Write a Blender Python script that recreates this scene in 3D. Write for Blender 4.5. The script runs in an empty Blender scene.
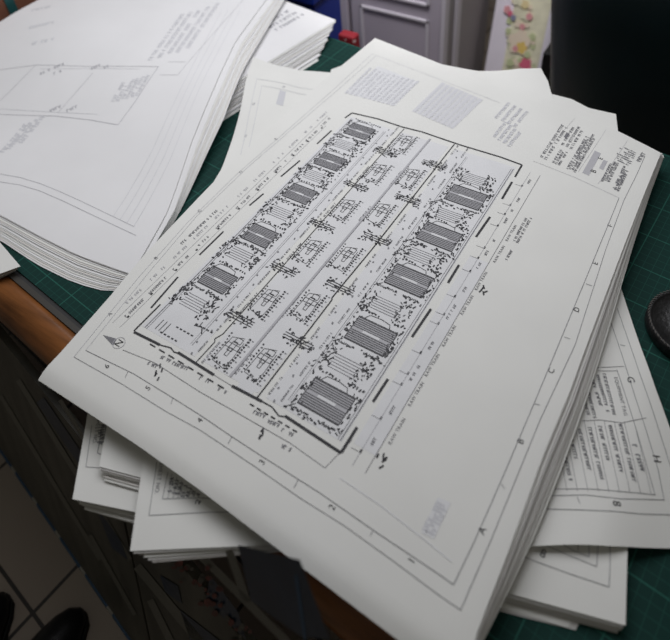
import bpy, math, random
from mathutils import Vector, Matrix
random.seed(7)
C = bpy.context.scene.collection
sin, cos = math.sin, math.cos

# ------------------------------------------------------------------ camera model
FPX, PPX, PPY = 638.0, 335.0, 160.0
PIT, ROL, YAW = 0.732, -0.098, -0.945
CAM = (-0.19373, -0.04105, 1.50933)
MAT_Z = 0.763
TOP_Z = 0.815

def ray(px, py):
    X, Y = px - PPX, py - PPY
    cr, sr = cos(ROL), sin(ROL)
    X, Y = cr*X + sr*Y, -sr*X + cr*Y
    d = (X/FPX, 1.0, -Y/FPX)
    cp, sp = cos(PIT), sin(PIT)
    d = (d[0], cp*d[1] + sp*d[2], -sp*d[1] + cp*d[2])
    c, s = cos(YAW), sin(YAW)
    return (c*d[0] - s*d[1], s*d[0] + c*d[1], d[2])

def at(p, z):
    d = ray(*p)
    t = (z - CAM[2]) / d[2]
    return (CAM[0] + t*d[0], CAM[1] + t*d[1])

def on_surf(p, zf):
    z = TOP_Z
    for _ in range(9):
        x, y = at(p, z)
        z += (zf(x, y) - z) * 0.8
    return at(p, z)

def on_plane(p, o, n):
    d = Vector(ray(*p)); c = Vector(CAM)
    t = (Vector(o) - c).dot(n) / d.dot(n)
    return c + d*t

def hom(dst):                                   # unit square -> four points
    (x0, y0), (x1, y1), (x2, y2), (x3, y3) = dst
    dx1, dx2, sx = x1-x2, x3-x2, x0-x1+x2-x3
    dy1, dy2, sy = y1-y2, y3-y2, y0-y1+y2-y3
    den = dx1*dy2 - dx2*dy1
    g = (sx*dy2 - dx2*sy)/den; h = (dx1*sy - sx*dy1)/den
    a, b, c = x1-x0+g*x1, x3-x0+h*x3, x0
    d, e, f = y1-y0+g*y1, y3-y0+h*y3, y0
    return lambda u, v: ((a*u+b*v+c)/(g*u+h*v+1), (d*u+e*v+f)/(g*u+h*v+1))

def sstep(a, b, x):
    t = min(1.0, max(0.0, (x-a)/(b-a)))
    return t*t*(3-2*t)

# ------------------------------------------------------------------ materials
def new_mat(name, col, rough=0.6, metal=0.0, spec=0.4, noise=0.0, nscale=20.0, bump=0.0, bscale=200.0, stretch=None):
    m = bpy.data.materials.new(name); m.use_nodes = True
    nt = m.node_tree; b = nt.nodes['Principled BSDF']
    b.inputs['Base Color'].default_value = (*col, 1)
    b.inputs['Roughness'].default_value = rough
    b.inputs['Metallic'].default_value = metal
    b.inputs['Specular IOR Level'].default_value = spec
    tc = nt.nodes.new('ShaderNodeTexCoord'); src = tc.outputs['Object']
    if stretch:
        mp = nt.nodes.new('ShaderNodeMapping'); mp.inputs['Scale'].default_value = stretch
        nt.links.new(src, mp.inputs['Vector']); src = mp.outputs['Vector']
    if noise:
        n = nt.nodes.new('ShaderNodeTexNoise'); n.inputs['Scale'].default_value = nscale; n.inputs['Detail'].default_value = 4
        nt.links.new(src, n.inputs['Vector'])
        r = nt.nodes.new('ShaderNodeValToRGB')
        r.color_ramp.elements[0].position = .3; r.color_ramp.elements[1].position = .7
        r.color_ramp.elements[0].color = (*[c*(1-noise) for c in col], 1)
        r.color_ramp.elements[1].color = (*[min(1, c*(1+noise)) for c in col], 1)
        nt.links.new(n.outputs['Fac'], r.inputs['Fac']); nt.links.new(r.outputs['Color'], b.inputs['Base Color'])
    if bump:
        n2 = nt.nodes.new('ShaderNodeTexNoise'); n2.inputs['Scale'].default_value = bscale
        nt.links.new(src, n2.inputs['Vector'])
        bp = nt.nodes.new('ShaderNodeBump'); bp.inputs['Strength'].default_value = bump; bp.inputs['Distance'].default_value = .002
        nt.links.new(n2.outputs['Fac'], bp.inputs['Height']); nt.links.new(bp.outputs['Normal'], b.inputs['Normal'])
    return m

M = {}
M['paper'] = new_mat('tracing_paper', (.775, .778, .742), .55, noise=.025, nscale=9)
M['paper_warm'] = new_mat('cream_paper', (.74, .72, .685), .6, noise=.02, nscale=9)
M['paper_grey'] = new_mat('grey_paper', (.62, .61, .59), .6, noise=.03, nscale=9)
M['paper_cool'] = new_mat('white_paper', (.80, .80, .80), .55, noise=.02, nscale=9)
M['ink'] = new_mat('black_ink', (.022, .022, .026), .6)
M['ink_mid'] = new_mat('grey_ink', (.19, .19, .205), .6)
M['ink_haze'] = new_mat('hazy_ink', (.66, .665, .685), .6)
M['hatch'] = new_mat('hatch_ink', (.10, .10, .107), .6)
M['ink_pale'] = new_mat('pale_ink', (.47, .47, .49), .6)
M['ink_faint'] = new_mat('faint_ink', (.60, .605, .63), .6)
M['wash'] = new_mat('show_through_tint', (.735, .742, .750), .55, noise=.03, nscale=25)
INKS = ['ink', 'ink_mid', 'ink_pale', 'ink_faint', 'wash']
M['table'] = new_mat('table_board', (.03, .03, .03), .6)
M['wood'] = new_mat('varnished_wood', (.20, .075, .022), .32, noise=.55, nscale=9, bump=.15, bscale=40, stretch=(6, .7, 6))
M['strip'] = new_mat('grey_strip', (.05, .047, .04), .5)
M['cab'] = new_mat('grey_plastic', (.45, .41, .47), .45, noise=.06, nscale=6)
M['cab_dark'] = new_mat('dark_grey_plastic', (.30, .275, .28), .5)
M['cab_light'] = new_mat('light_grey_plastic', (.60, .57, .62), .4)
M['white_board'] = new_mat('white_card', (.90, .86, .95), .5, noise=.02)
M['bin'] = new_mat('dark_bin_plastic', (.006, .018, .021), .38, spec=.5, noise=.2, nscale=5)
M['black'] = new_mat('black_plastic', (.012, .012, .013), .5)
M['leather'] = new_mat('black_leather', (.018, .018, .018), .45, noise=.35, nscale=60, bump=.6, bscale=180)
M['thread'] = new_mat('grey_thread', (.10, .092, .082), .7)
M['shoe'] = new_mat('shoe_leather', (.006, .006, .007), .35, bump=.1)
M['sole'] = new_mat('shoe_rubber', (.004, .004, .004), .8)
M['blue'] = new_mat('blue_plastic', (.01, .03, .25), .4)
M['red'] = new_mat('red_cloth', (.25, .012, .02), .7)
def dotted():
    m = M['red']; nt = m.node_tree; b = nt.nodes['Principled BSDF']; tc = nt.nodes['Texture Coordinate']
    v = nt.nodes.new('ShaderNodeTexVoronoi'); v.inputs['Scale'].default_value = 38; v.inputs['Randomness'].default_value = .5
    nt.links.new(tc.outputs['Object'], v.inputs['Vector'])
    lt = nt.nodes.new('ShaderNodeMath'); lt.operation = 'LESS_THAN'; lt.inputs[1].default_value = .22; nt.links.new(v.outputs['Distance'], lt.inputs[0])
    mx = nt.nodes.new('ShaderNodeMixRGB'); nt.links.new(lt.outputs[0], mx.inputs['Fac'])
    mx.inputs['Color1'].default_value = (.25, .012, .02, 1); mx.inputs['Color2'].default_value = (.7, .5, .5, 1); nt.links.new(mx.outputs[0], b.inputs['Base Color'])
dotted()
M['brown'] = new_mat('brown_card', (.21, .085, .05), .7, noise=.15)
M['teal'] = new_mat('teal_tape', (.02, .10, .10), .5)
M['board'] = new_mat('dark_poster', (.078, .075, .06), .5, noise=.35, nscale=4, stretch=(1, 6, 1))
M['navy'] = new_mat('navy_print', (.016, .032, .062), .4, noise=.2)
M['strip_pale'] = new_mat('pale_print', (.15, .147, .125), .5)
M['rosered'] = new_mat('red_print', (.13, .026, .02), .5, noise=.4, nscale=40)
M['edge_blue'] = new_mat('blue_edge_tape', (.04, .10, .19), .5)
M['edge_white'] = new_mat('white_edge_tape', (.40, .39, .35), .5)
M['fl_yel'] = new_mat('yellow_print', (.85, .62, .18), .6)
M['fl_bg'] = new_mat('cream_green_print', (.84, .82, .62), .6, noise=.1, nscale=30)
M['fl_pink'] = new_mat('pink_print', (.75, .16, .25), .6)
M['fl_green'] = new_mat('green_print', (.60, .66, .38), .6)
M['fl_grey'] = new_mat('blue_grey_print', (.28, .30, .42), .6)
M['fl_pink2'] = new_mat('rose_print', (.80, .38, .40), .6)
M['fl_yel2'] = new_mat('pale_yellow_print', (.85, .72, .40), .6)
M['fl_pale'] = new_mat('pale_pink_print', (.90, .78, .62), .6)
M['wall'] = new_mat('painted_wall', (.42, .41, .40), .8, noise=.04)

def grid_mat():
    m = new_mat('green_cutting_mat', (.012, .06, .052), .7, spec=.15)
    nt = m.node_tree; b = nt.nodes['Principled BSDF']
    tc = nt.nodes['Texture Coordinate']
    sep = nt.nodes.new('ShaderNodeSeparateXYZ'); nt.links.new(tc.outputs['Object'], sep.inputs[0])
    def math_(op, a, bb=None):
        n = nt.nodes.new('ShaderNodeMath'); n.operation = op
        for i, v in enumerate((a, bb)):
            if v is None: continue
            if isinstance(v, (int, float)): n.inputs[i].default_value = v
            else: nt.links.new(v, n.inputs[i])
        return n.outputs[0]
    def lines(sp, w):
        o = []
        for ax in ('X', 'Y'):
            f = math_('PINGPONG', math_('ADD', sep.outputs[ax], 10.0), sp/2)
            o.append(math_('LESS_THAN', f, w))
        return math_('MAXIMUM', *o)
    fine, bold = lines(.0127, .00035), lines(.0635, .00075)
    fac = math_('MAXIMUM', math_('MULTIPLY', fine, .38), math_('MULTIPLY', bold, .95))
    mix = nt.nodes.new('ShaderNodeMixRGB'); nt.links.new(fac, mix.inputs['Fac'])
    mix.inputs['Color1'].default_value = (.0065, .036, .030, 1); mix.inputs['Color2'].default_value = (.022, .115, .088, 1)
    nt.links.new(mix.outputs[0], b.inputs['Base Color'])
    return m
M['mat'] = grid_mat()

def tile_mat():
    m = new_mat('floor_tile', (.15, .13, .11), .4)
    nt = m.node_tree; b = nt.nodes['Principled BSDF']; tc = nt.nodes['Texture Coordinate']
    mp = nt.nodes.new('ShaderNodeMapping'); mp.inputs['Rotation'].default_value = (0, 0, .12)
    mp.inputs['Location'].default_value = (.046, -.06, 0)
    nt.links.new(tc.outputs['Object'], mp.inputs['Vector'])
    br = nt.nodes.new('ShaderNodeTexBrick'); br.offset = 0; br.inputs['Scale'].default_value = 1
    br.inputs['Brick Width'].default_value = .33; br.inputs['Row Height'].default_value = .33
    br.inputs['Mortar Size'].default_value = .004
    br.inputs['Color1'].default_value = (.33, .275, .22, 1); br.inputs['Color2'].default_value = (.30, .25, .205, 1)
    br.inputs['Mortar'].default_value = (.035, .03, .027, 1)
    nt.links.new(mp.outputs[0], br.inputs['Vector']); nt.links.new(br.outputs['Color'], b.inputs['Base Color'])
    return m
M['tile'] = tile_mat()

# ------------------------------------------------------------------ mesh helpers
class MB:
    def __init__(s): s.v = []; s.f = []; s.m = []; s.mats = []
    def mi(s, name):
        if name not in s.mats: s.mats.append(name)
        return s.mats.index(name)
    def face(s, pts, mat):
        n = len(s.v); s.v += [tuple(p) for p in pts]; s.f.append(tuple(range(n, n+len(pts)))); s.m.append(s.mi(mat))
    def raw(s, verts, faces, mat):
        n = len(s.v); s.v += [tuple(p) for p in verts]; k = s.mi(mat)
        for f in faces: s.f.append(tuple(i+n for i in f)); s.m.append(k)
    def box(s, lo, hi, mat, xf=None):
        x0, y0, z0 = lo; x1, y1, z1 = hi
        v = [(x0,y0,z0),(x1,y0,z0),(x1,y1,z0),(x0,y1,z0),(x0,y0,z1),(x1,y0,z1),(x1,y1,z1),(x0,y1,z1)]
        if xf: v = [tuple(xf @ Vector(p)) for p in v]
        s.raw(v, [(0,3,2,1),(4,5,6,7),(0,1,5,4),(1,2,6,5),(2,3,7,6),(3,0,4,7)], mat)
    def prism(s, poly, z0, z1, mat):
        n = len(poly)
        s.raw([(x,y,z0) for x,y in poly]+[(x,y,z1) for x,y in poly],
              [tuple(range(n-1,-1,-1)), tuple(range(n,2*n))]+[(i,(i+1)%n,n+(i+1)%n,n+i) for i in range(n)], mat)
    def sweep(s, rings, mat, cap=True):             # list of equal-length rings
        n = len(rings[0]); v = [p for r in rings for p in r]; f = []
        for k in range(len(rings)-1):
            for i in range(n):
                f.append((k*n+i, k*n+(i+1)%n, (k+1)*n+(i+1)%n, (k+1)*n+i))
        if cap: f += [tuple(range(n-1,-1,-1)), tuple(range((len(rings)-1)*n, len(rings)*n))]
        s.raw(v, f, mat)

def build(mb, name, parent=None, smooth=False, bevel=0.0, origin=None):
    if parent is not None: o0 = Vector(parent['_o'])
    elif origin is not None: o0 = Vector(origin)
    else:
        xs, ys, zs = zip(*mb.v)
        o0 = Vector(((min(xs)+max(xs))/2, (min(ys)+max(ys))/2, min(zs)))
    me = bpy.data.meshes.new(name)
    me.from_pydata([tuple(Vector(p)-o0) for p in mb.v], [], mb.f)
    for k in mb.mats: me.materials.append(M[k])
    me.polygons.foreach_set('material_index', mb.m)
    me.polygons.foreach_set('use_smooth', [smooth]*len(mb.f))
    me.update()
    o = bpy.data.objects.new(name, me); C.objects.link(o)
    if parent is not None: o.parent = parent
    else: o.location = o0
    if bevel:
        b = o.modifiers.new('bevel', 'BEVEL'); b.width = bevel; b.segments = 3; b.limit_method = 'ANGLE'
    return o

def tag(o, label, cat, group=None):
    o['label'] = label; o['category'] = cat
    if group: o['group'] = group
    return o

def thing(name, loc, label, cat, group=None):
    o = bpy.data.objects.new(name, None); C.objects.link(o); o.location = loc; o['_o'] = list(loc)
    o.empty_display_size = .05
    return tag(o, label, cat, group)

def struct(o): o['kind'] = 'structure'; return o

# ------------------------------------------------------------------ paper
def poly_at(line, t):                               # point on a polyline by arc length
    L = [math.dist(a, b) for a, b in zip(line, line[1:])]; T = sum(L)*t
    for (a, b), l in zip(zip(line, line[1:]), L):
        if T <= l or (a, b) == (line[-2], line[-1]):
            k = T/l if l else 0
            return (a[0]+(b[0]-a[0])*k, a[1]+(b[1]-a[1])*k)
        T -= l

def sheet_mesh(mb, south, east, north, west, zf, nx, ny, mat, th=.0004):
    """south: P00->P10, north: P01->P11, west: P00->P01, east: P10->P11 (world xy polylines, Coons patch)"""
    P00, P10, P01, P11 = south[0], south[-1], north[0], north[-1]
    g = []
    for j in range(ny+1):
        v = j/ny
        for i in range(nx+1):
            u = i/nx
            s, n, w, e = poly_at(south, u), poly_at(north, u), poly_at(west, v), poly_at(east, v)
            q = [(1-v)*s[k]+v*n[k]+(1-u)*w[k]+u*e[k]
                 - ((1-u)*(1-v)*P00[k]+u*(1-v)*P10[k]+(1-u)*v*P01[k]+u*v*P11[k]) for k in (0, 1)]
            g.append((q[0], q[1], zf(q[0], q[1])))
    N = len(g); W = nx+1
    lo = [(x, y, z-th) for x, y, z in g]; v = g + lo; f = []
    for j in range(ny):
        for i in range(nx):
            a = j*W+i
            f.append((a, a+1, a+W+1, a+W)); f.append((N+a, N+a+W, N+a+W+1, N+a+1))
    rim = [i for i in range(nx)] + [j*W+nx for j in range(ny)] + [ny*W+i for i in range(nx, 0, -1)] + [j*W for j in range(ny, 0, -1)]
    R0_ = len(v); m_ = len(rim)
    v = v + [g[i] for i in rim] + [lo[i] for i in rim]
    for k in range(m_):
        b = (k+1) % m_
        f.append((R0_+k, R0_+m_+k, R0_+m_+b, R0_+b))
    # wind outward
    mb.raw(v, f, mat)

def quad_edges(q):                                  # q: P00,P10,P11,P01
    return [q[0], q[1]], [q[1], q[2]], [q[3], q[2]], [q[0], q[3]]

_glyph = {}
def glyph(ch):
    if ch not in _glyph:
        cu = bpy.data.curves.new('g', 'FONT'); cu.body = ch; cu.size = 1; cu.resolution_u = 3
        ob = bpy.data.objects.new('g', cu); C.objects.link(ob)
        dg = bpy.context.evaluated_depsgraph_get(); dg.update()
        me = bpy.data.meshes.new_from_object(ob.evaluated_get(dg))
        vs = [(v.co.x, v.co.y) for v in me.vertices]; fs = [tuple(p.vertices) for p in me.polygons]
        w = (max(x for x, _ in vs) if vs else .3) + .09
        _glyph[ch] = (vs, fs, w)
        bpy.data.meshes.remove(me); bpy.data.objects.remove(ob); bpy.data.curves.remove(cu)
    return _glyph[ch]

class Pen:
    """prints on a sheet: world xy in, lifted on to the sheet's own surface"""
    def __init__(s, mb, zf): s.mb, s.zf, s.c = mb, zf, 0
    def P(s, x, y, e=.0004): return (x, y, s.zf(x, y)+e)
    def px(s, p): return on_surf(p, s.zf)
    def line(s, pts, w, ink='ink', seg=.012, e=.0004):
        for a, b in zip(pts, pts[1:]):
            d = math.dist(a, b)
            if d < 1e-6: continue
            s.c = (s.c+1) % 14; e_ = e+s.c*9e-6
            n = max(1, int(d/seg)); nx, ny = -(b[1]-a[1])/d*w/2, (b[0]-a[0])/d*w/2
            L = [(a[0]+(b[0]-a[0])*k/n, a[1]+(b[1]-a[1])*k/n) for k in range(n+1)]
            v = [s.P(x-nx, y-ny, e_) for x, y in L]+[s.P(x+nx, y+ny, e_) for x, y in L]
            s.mb.raw(v, [(k, k+1, n+2+k, n+1+k) for k in range(n)], ink)
    def dash(s, a, b, w, n, ink='ink', duty=.6):
        for k in range(n):
            f = lambda t: (a[0]+(b[0]-a[0])*t, a[1]+(b[1]-a[1])*t)
            s.line([f(k/n), f((k+duty)/n)], w, ink)
    def fill(s, q, ink, n=6, e=.0003):
        h = hom(q)
        v = [s.P(*h(i/n, j/n), e) for j in range(n+1) for i in range(n+1)]
        s.mb.raw(v, [(j*(n+1)+i, j*(n+1)+i+1, (j+1)*(n+1)+i+1, (j+1)*(n+1)+i) for j in range(n) for i in range(n)], ink)
    def text(s, txt, p, d, size, ink='ink', center=False):
        l = math.hypot(*d); d = (d[0]/l, d[1]/l); up = (-d[1], d[0])
        W = sum(glyph(c)[2] if c != ' ' else .3 for c in txt)*size
        x = -W/2 if center else 0; yo = -.35*size if center else 0
        for c in txt:
            if c == ' ': x += .3*size; continue
            vs, fs, w = glyph(c)
            s.mb.raw([s.P(p[0]+d[0]*(x+a*size)+up[0]*(yo+b*size), p[1]+d[1]*(x+a*size)+up[1]*(yo+b*size)) for a, b in vs], fs, ink)
            x += w*size
    def scribble(s, a, b, h, ink='ink', w=.0006, fillr=.8):
        """a row of small illegible lettering from a to b"""
        L = math.dist(a, b)
        if L < 1e-5: return
        d = ((b[0]-a[0])/L, (b[1]-a[1])/L); up = (-d[1], d[0]); x = 0
        while x < L-h*.4:
            if random.random() < fillr:
                k = random.random(); cw = h*.5
                q = lambda u, v: (a[0]+d[0]*(x+u*cw)+up[0]*(v-.5)*h, a[1]+d[1]*(x+u*cw)+up[1]*(v-.5)*h)
                if k < .4: P_ = [q(0, 0), q(0, 1), q(1, .9)]
                elif k < .7: P_ = [q(0, 1), q(.5, 0), q(1, 1)]
                else: P_ = [q(1, 1), q(0, .6), q(1, .3), q(0, 0)]
                s.line(P_, w, ink, seg=1)
            x += h*.72

# ================================================================== SETTING
mb = MB(); mb.box((-1.6, -1.6, -.05), (2.7, 2.8, 0), 'tile'); struct(build(mb, 'floor', origin=(0, 0, 0)))
mb = MB(); mb.box((2.7, -1.6, 0), (2.8, 2.8, 2.9), 'wall'); struct(build(mb, 'wall_back'))

# ================================================================== TABLE (its long edge runs a little askew to the drawings)
TT = Matrix.Translation((.018, .667, 0)) @ Matrix.Rotation(-.1, 4, 'Z')
def tw(x, y, z=0): return TT @ Vector((x, y, z))
TD, TY0, TY1 = .80, -1.35, 1.12
tb = thing('work_table', tuple(tw(.4, 0, 0)), 'long work table with a rounded brown wooden edge under the paper piles', 'table')
mb = MB(); mb.box((0, TY0, .722), (TD, TY1, .7605), 'table', TT); build(mb, 'table_top', tb)
mb = MB(); rings = []
prof = [(-.001, .7595), (-.012, .7615), (-.026, .7600), (-.038, .7540), (-.047, .7440), (-.051, .7310), (-.049, .7190), (-.042, .7120), (-.001, .7110)]
for y in (TY0, TY0/2, 0, TY1): rings.append([tuple(tw(a, y, z)) for a, z in prof])
mb.sweep(rings, 'wood'); build(mb, 'wooden_edge', tb, smooth=True)['label'] = 'rounded varnished brown wooden edge'
mb = MB(); mb.box((-.002, TY0, .7600), (.006, TY1, .7622), 'strip', TT); build(mb, 'edge_strip', tb)
for x, y in ((.05, TY0+.06), (TD-.06, TY0+.06), (.05, TY1-.06), (TD-.06, TY1-.06)):
    mb = MB(); mb.box((x-.025, y-.025, 0), (x+.025, y+.025, .722), 'table', TT); build(mb, 'leg', tb)
mb = MB(); mb.box((.012, TY0+.02, .7605), (TD-.002, TY1-.02, MAT_Z), 'mat')
o = build(mb, 'cutting_mat', origin=(0, 0, 0)); o.matrix_world = TT
tag(o, 'large dark green cutting mat with fine grid lines covering the table top', 'cutting mat')

# ================================================================== CENTRAL PILE
NLa, NLb = at((38, 380), TOP_Z), at((400, 640), TOP_Z)
def edge_dist(x, y):
    dx, dy = NLb[0]-NLa[0], NLb[1]-NLa[1]; l = math.hypot(dx, dy)
    return abs((x-NLa[0])*dy-(y-NLa[1])*dx)/l * (1 if ((x-NLa[0])*dy-(y-NLa[1])*dx)*(-1) > 0 else -1)
if edge_dist(*at((300, 300), TOP_Z)) < 0:
    _ed = edge_dist
    edge_dist = lambda x, y: -_ed(x, y)
FRa, FRb = at((375, 38), TOP_Z), at((662, 152), TOP_Z)

def z_pile(x, y):                                  # the lie of the whole pile: slightly crowned, falling to its right edge
    r = max(0.0, .022-(y+.034))                    # right edge strip
    r = min(r, .06)
    return TOP_Z - 1.2*r*r - .002*sstep(.45, .75, x)
def z_top(x, y):
    d = max(0.0, .021-edge_dist(x, y)); d = min(d, .035)
    return z_pile(x, y) - 13.0*d*d
S = lambda pts, zf=z_top: [on_surf(p, zf) for p in pts]

mb = MB()
near = S([(38, 380), (140, 447), (200, 490), (300, 566), (395, 638), (459, 690)])
right = S([(459, 690), (478, 630), (505, 560), (525, 505), (544, 453), (570, 391), (582, 358), (599, 312), (624, 246), (643, 197), (661, 153)])
far = S([(375, 38), (430, 59.5), (478, 79), (549, 107), (618, 131), (661, 153)])
left = S([(38, 380), (60, 353), (111, 295), (129, 273), (144, 255), (199, 197), (232, 163), (277, 121), (320, 83), (375, 38)])
# Coons: south = near (L->N), north = far (F->R), west = left (L->F), east = right (N->R)
sheet_mesh(mb, near, right, far, left, z_top, 90, 90, 'paper', .0004)
pen = Pen(mb, z_top)
random.seed(3)
_hd = hom([(341, 453), (522, 165), (352, 113), (134, 331)])
def D(s, t): return pen.px(_hd(s, t))
# a fast world homography for small things in the plan
_hw = hom([D(.0, .0), D(1, 0), D(1, 1), D(0, 1)])
W_ = _hw
US = (Vector(D(1, .5))-Vector(D(0, .5))).normalized()   # reading direction
UT = (Vector(D(.5, 1))-Vector(D(.5, 0))).normalized()
# sheet frame
fo = S([(74, 357), (80, 360.5), (123, 384.7), (166, 411.5), (200, 430), (254, 466), (300, 498), (344, 525.6), (396, 563), (440, 596), (460.6, 610), (491, 540), (540, 420), (575, 345), (606.5, 247), (624, 200), (636, 176), (645, 156)])
fi = S([(86, 350.6), (134, 374), (173, 398), (200, 415), (232, 436.7), (263, 457), (320, 493), (373, 530), (440, 575), (453.5, 584.8), (475, 540), (501, 481), (534.7, 402), (577, 300), (606, 230), (619, 198)])
pen.line(fo, .0006, 'ink_mid'); pen.line(fi, .0007, 'ink_mid')
pen.line(S([(619, 198), (576, 178), (533, 161)]), .0005, 'ink_pale')
pen.line(S([(86, 350), (150, 271), (196, 217), (247, 168), (290, 131), (340, 88), (376, 56)]), .0006, 'ink_faint')
pen.line(S([(74, 357), (139, 277), (188, 222), (238, 173), (283, 134), (332, 91), (372, 54), (420, 72), (500, 103)]), .0006, 'ink_faint')
sc = .0098
for ch, p in zip('ABCDEF', [(482, 530), (520.5, 441), (551, 370.5), (576.5, 309.5), (595, 263), (610, 225.5)]):
    pen.text(ch, pen.px(p), US, sc, 'ink', True)
for ch, p in zip('123456', [(411, 561), (332, 507), (262, 462), (200, 420), (148, 388), (107, 366)]):
    pen.text(ch, pen.px(p), US, sc, 'ink', True)
for ch, p in zip('ABCDE', [(110, 314), (156, 258), (199.5, 211), (241, 172), (276, 139)]):
    pen.text(ch, pen.px(p), US, sc*.8, 'ink_mid', True)
for a, b in [((501, 484), (505, 489)), ((534, 404), (540, 405)), ((564, 337), (570, 339)), ((586, 284), (592, 286)), ((373, 531), (370, 536)), ((298, 480), (294, 488)), ((232, 437), (228, 444)), ((173, 398), (171, 404)), ((128, 372), (125, 378))]:
    pen.line(S([a, b]), .0006, 'ink_mid')
# pale tint of the plan area
for s0, s1, t0, t1 in [(.02, .98, .70, .99), (.02, .98, .385, .66), (.02, .98, .02, .345), (.03, .60, -.105, -.02)]:
    pen.fill([W_(s0, t0), W_(s1, t0), W_(s1, t1), W_(s0, t1)], 'wash', 24, .00015)
# outer walls of the plan
pen.line([W_(0, 0), W_(.062, .0)], .0034)
for seg_ in ([(134, 332), (160, 345)], [(178, 352.5), (214, 375)], [(232, 386), (262, 401.5)], [(285, 416), (341, 453)]): pen.line(S(seg_), .0034)
pen.line(S([(160, 345), (171, 348), (174, 352), (180, 354)]), .0016); pen.line(S([(262, 401.5), (272, 407), (279, 416), (287, 417)]), .0016); pen.line(S([(214, 375), (232, 386)]), .0006, 'ink_mid')
pen.line([W_(.0, 1), W_(.09, 1)], .0022)
pen.line(S([(352, 113), (345, 118)]), .0028); pen.line(S([(352, 113), (378, 119), (402, 127), (422, 132), (460, 145), (500, 157), (522, 165), (515, 177)]), .0028)
for a, b in [((373, 402), (388, 379)), ((412, 337), (431, 309)), ((448, 283), (459, 265)), ((476, 237), (490, 217)), ((502, 199), (512, 182))]: pen.line(S([a, b]), .0032)
for a, b in [((151, 308), (178, 277)), ((199.5, 255), (223.5, 231.5)), ((249.5, 205.5), (263.6, 193.7)), ((281, 176.6), (300, 160.6)), ((317, 144), (331.6, 130.6))]: pen.line(S([a, b]), .0026)
# corridors
pen.line([W_(.01, .375), W_(.31, .377), W_(.315, .383), W_(.5, .373), W_(1.0, .367)], .0018)
pen.line([W_(.01, .675), W_(.074, .672), W_(.08, .682), W_(.10, .668), W_(1.0, .665)], .0013)
pen.line([W_(.02, .520), W_(.99, .50)], .0030, 'ink_pale'); pen.line([W_(.02, .513), W_(.99, .494)], .0006, 'ink_mid')
for t in (.270, .262, .742, .752): pen.line([W_(.04, t), W_(.96, t)], .0006, 'ink_mid' if t in (.27, .742) else 'ink_pale')
for t, w in ((.025, .0012), (.035, .0006), (.972, .0012), (.962, .0006)): pen.line([W_(.02, t), W_(.97, t)], w, 'ink_mid')
# hatched machine blocks with their fittings
def hatch(s0, s1, t0, t1, n=13):
    pen.fill([W_(s0, t0), W_(s1, t0), W_(s1, t1), W_(s0, t1)], 'ink_pale', 4, .0002)
    for k in range(n):
        s = s0+(s1-s0)*(k+.5)/n
        if abs(k-(n-1)/2) < .6:
            pen.fill([W_(s-.003, t0+.05), W_(s+.004, t0+.05), W_(s+.004, t1-.05), W_(s-.003, t1-.05)], 'wash', 2, .00035); continue
        pen.line([W_(s, t0), W_(s, t1)], .0013, 'hatch')
    pen.line([W_(s0, t0), W_(s1, t0), W_(s1, t1), W_(s0, t1), W_(s0, t0)], .0009, 'ink')
    tm = (t0+t1)/2                                # rounded head
    pen.line([W_(s1, tm+.065), W_(s1+.014, tm+.05), W_(s1+.016, tm), W_(s1+.012, tm-.04), W_(s1, tm-.05)], .0009, 'ink')
    for k in range(34):                            # rows of little marks along the two flanks
        t = (t0-.012 if k % 2 else t1+.012)+random.uniform(-.010, .010); s = s0-.010+(s1-s0+.02)*random.random()
        pen.line([W_(s, t), W_(s+random.uniform(.003, .007), t+random.uniform(-.004, .004))], random.uniform(.0012, .0026), 'ink')
    for ta, tb_ in ((t1-.06, t1+.02), (t0+.0, t0+.075)):
        for k in range(11):
            t = ta+(tb_-ta)*k/11; pen.line([W_(s0-.013, t), W_(s0-.013+random.uniform(-.004, .004), t+.004)], random.uniform(.002, .0036), 'ink')
            if k % 2: pen.line([W_(s1+.020, t-.02), W_(s1+.020+random.uniform(-.004, .004), t-.014)], random.uniform(.002, .0034), 'ink')
    pen.line([W_(s0-.02, t1+.03), W_(s0-.003, t1+.002)], .0010, 'ink')
    for k in range(int(22)):                       # fittings along the short sides
        t = t0-.03+random.random()*(t1-t0+.06)
        s = random.choice((s0-.016, s0-.010, s1+.022, s0-.020))+random.uniform(-.003, .003)
        l = random.uniform(.004, .014)
        pen.line([W_(s, t), W_(s+random.uniform(-.004, .004), t+l)], random.uniform(.0014, .0026), 'ink')
    for k in range(16):
        s = s0+random.random()*(s1-s0); t = (t0 if random.random() < .6 else t1)+random.uniform(-.018, .012)
        pen.line([W_(s, t), W_(s+random.uniform(.004, .010), t+random.uniform(-.005, .005))], random.uniform(.0010, .0022), 'ink')
def pipes(s0, s1, t0, t1):
    for k in range(6):
        s = s0+(s1-s0)*(k+.5)/6
        pen.line([W_(s, t0+.02), W_(s, t1-.02)], .0008, 'ink_mid')
    for te in (t0, t1):
        for k in range(42):
            s = random.uniform(s0-.012, s1+.012); t = te+random.uniform(-.025, .03)
            pen.line([W_(s, t), W_(s+random.uniform(-.009, .009), t+random.uniform(-.012, .012))], random.uniform(.0010, .0024), 'ink')
for sc_ in (.079, .266, .453, .623, .795):
    hatch(sc_-.034, sc_+.036, .060, .236); 
for sc_ in (.170, .355, .538, .706, .875): pipes(sc_-.022, sc_+.022, .085, .245)
for sc_ in (.222, .398, .588, .752, .924): hatch(sc_-.032, sc_+.030, .80, .945)
for sc_ in (.135, .315, .495, .672, .84): pipes(sc_-.022, sc_+.022, .80, .955)
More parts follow.
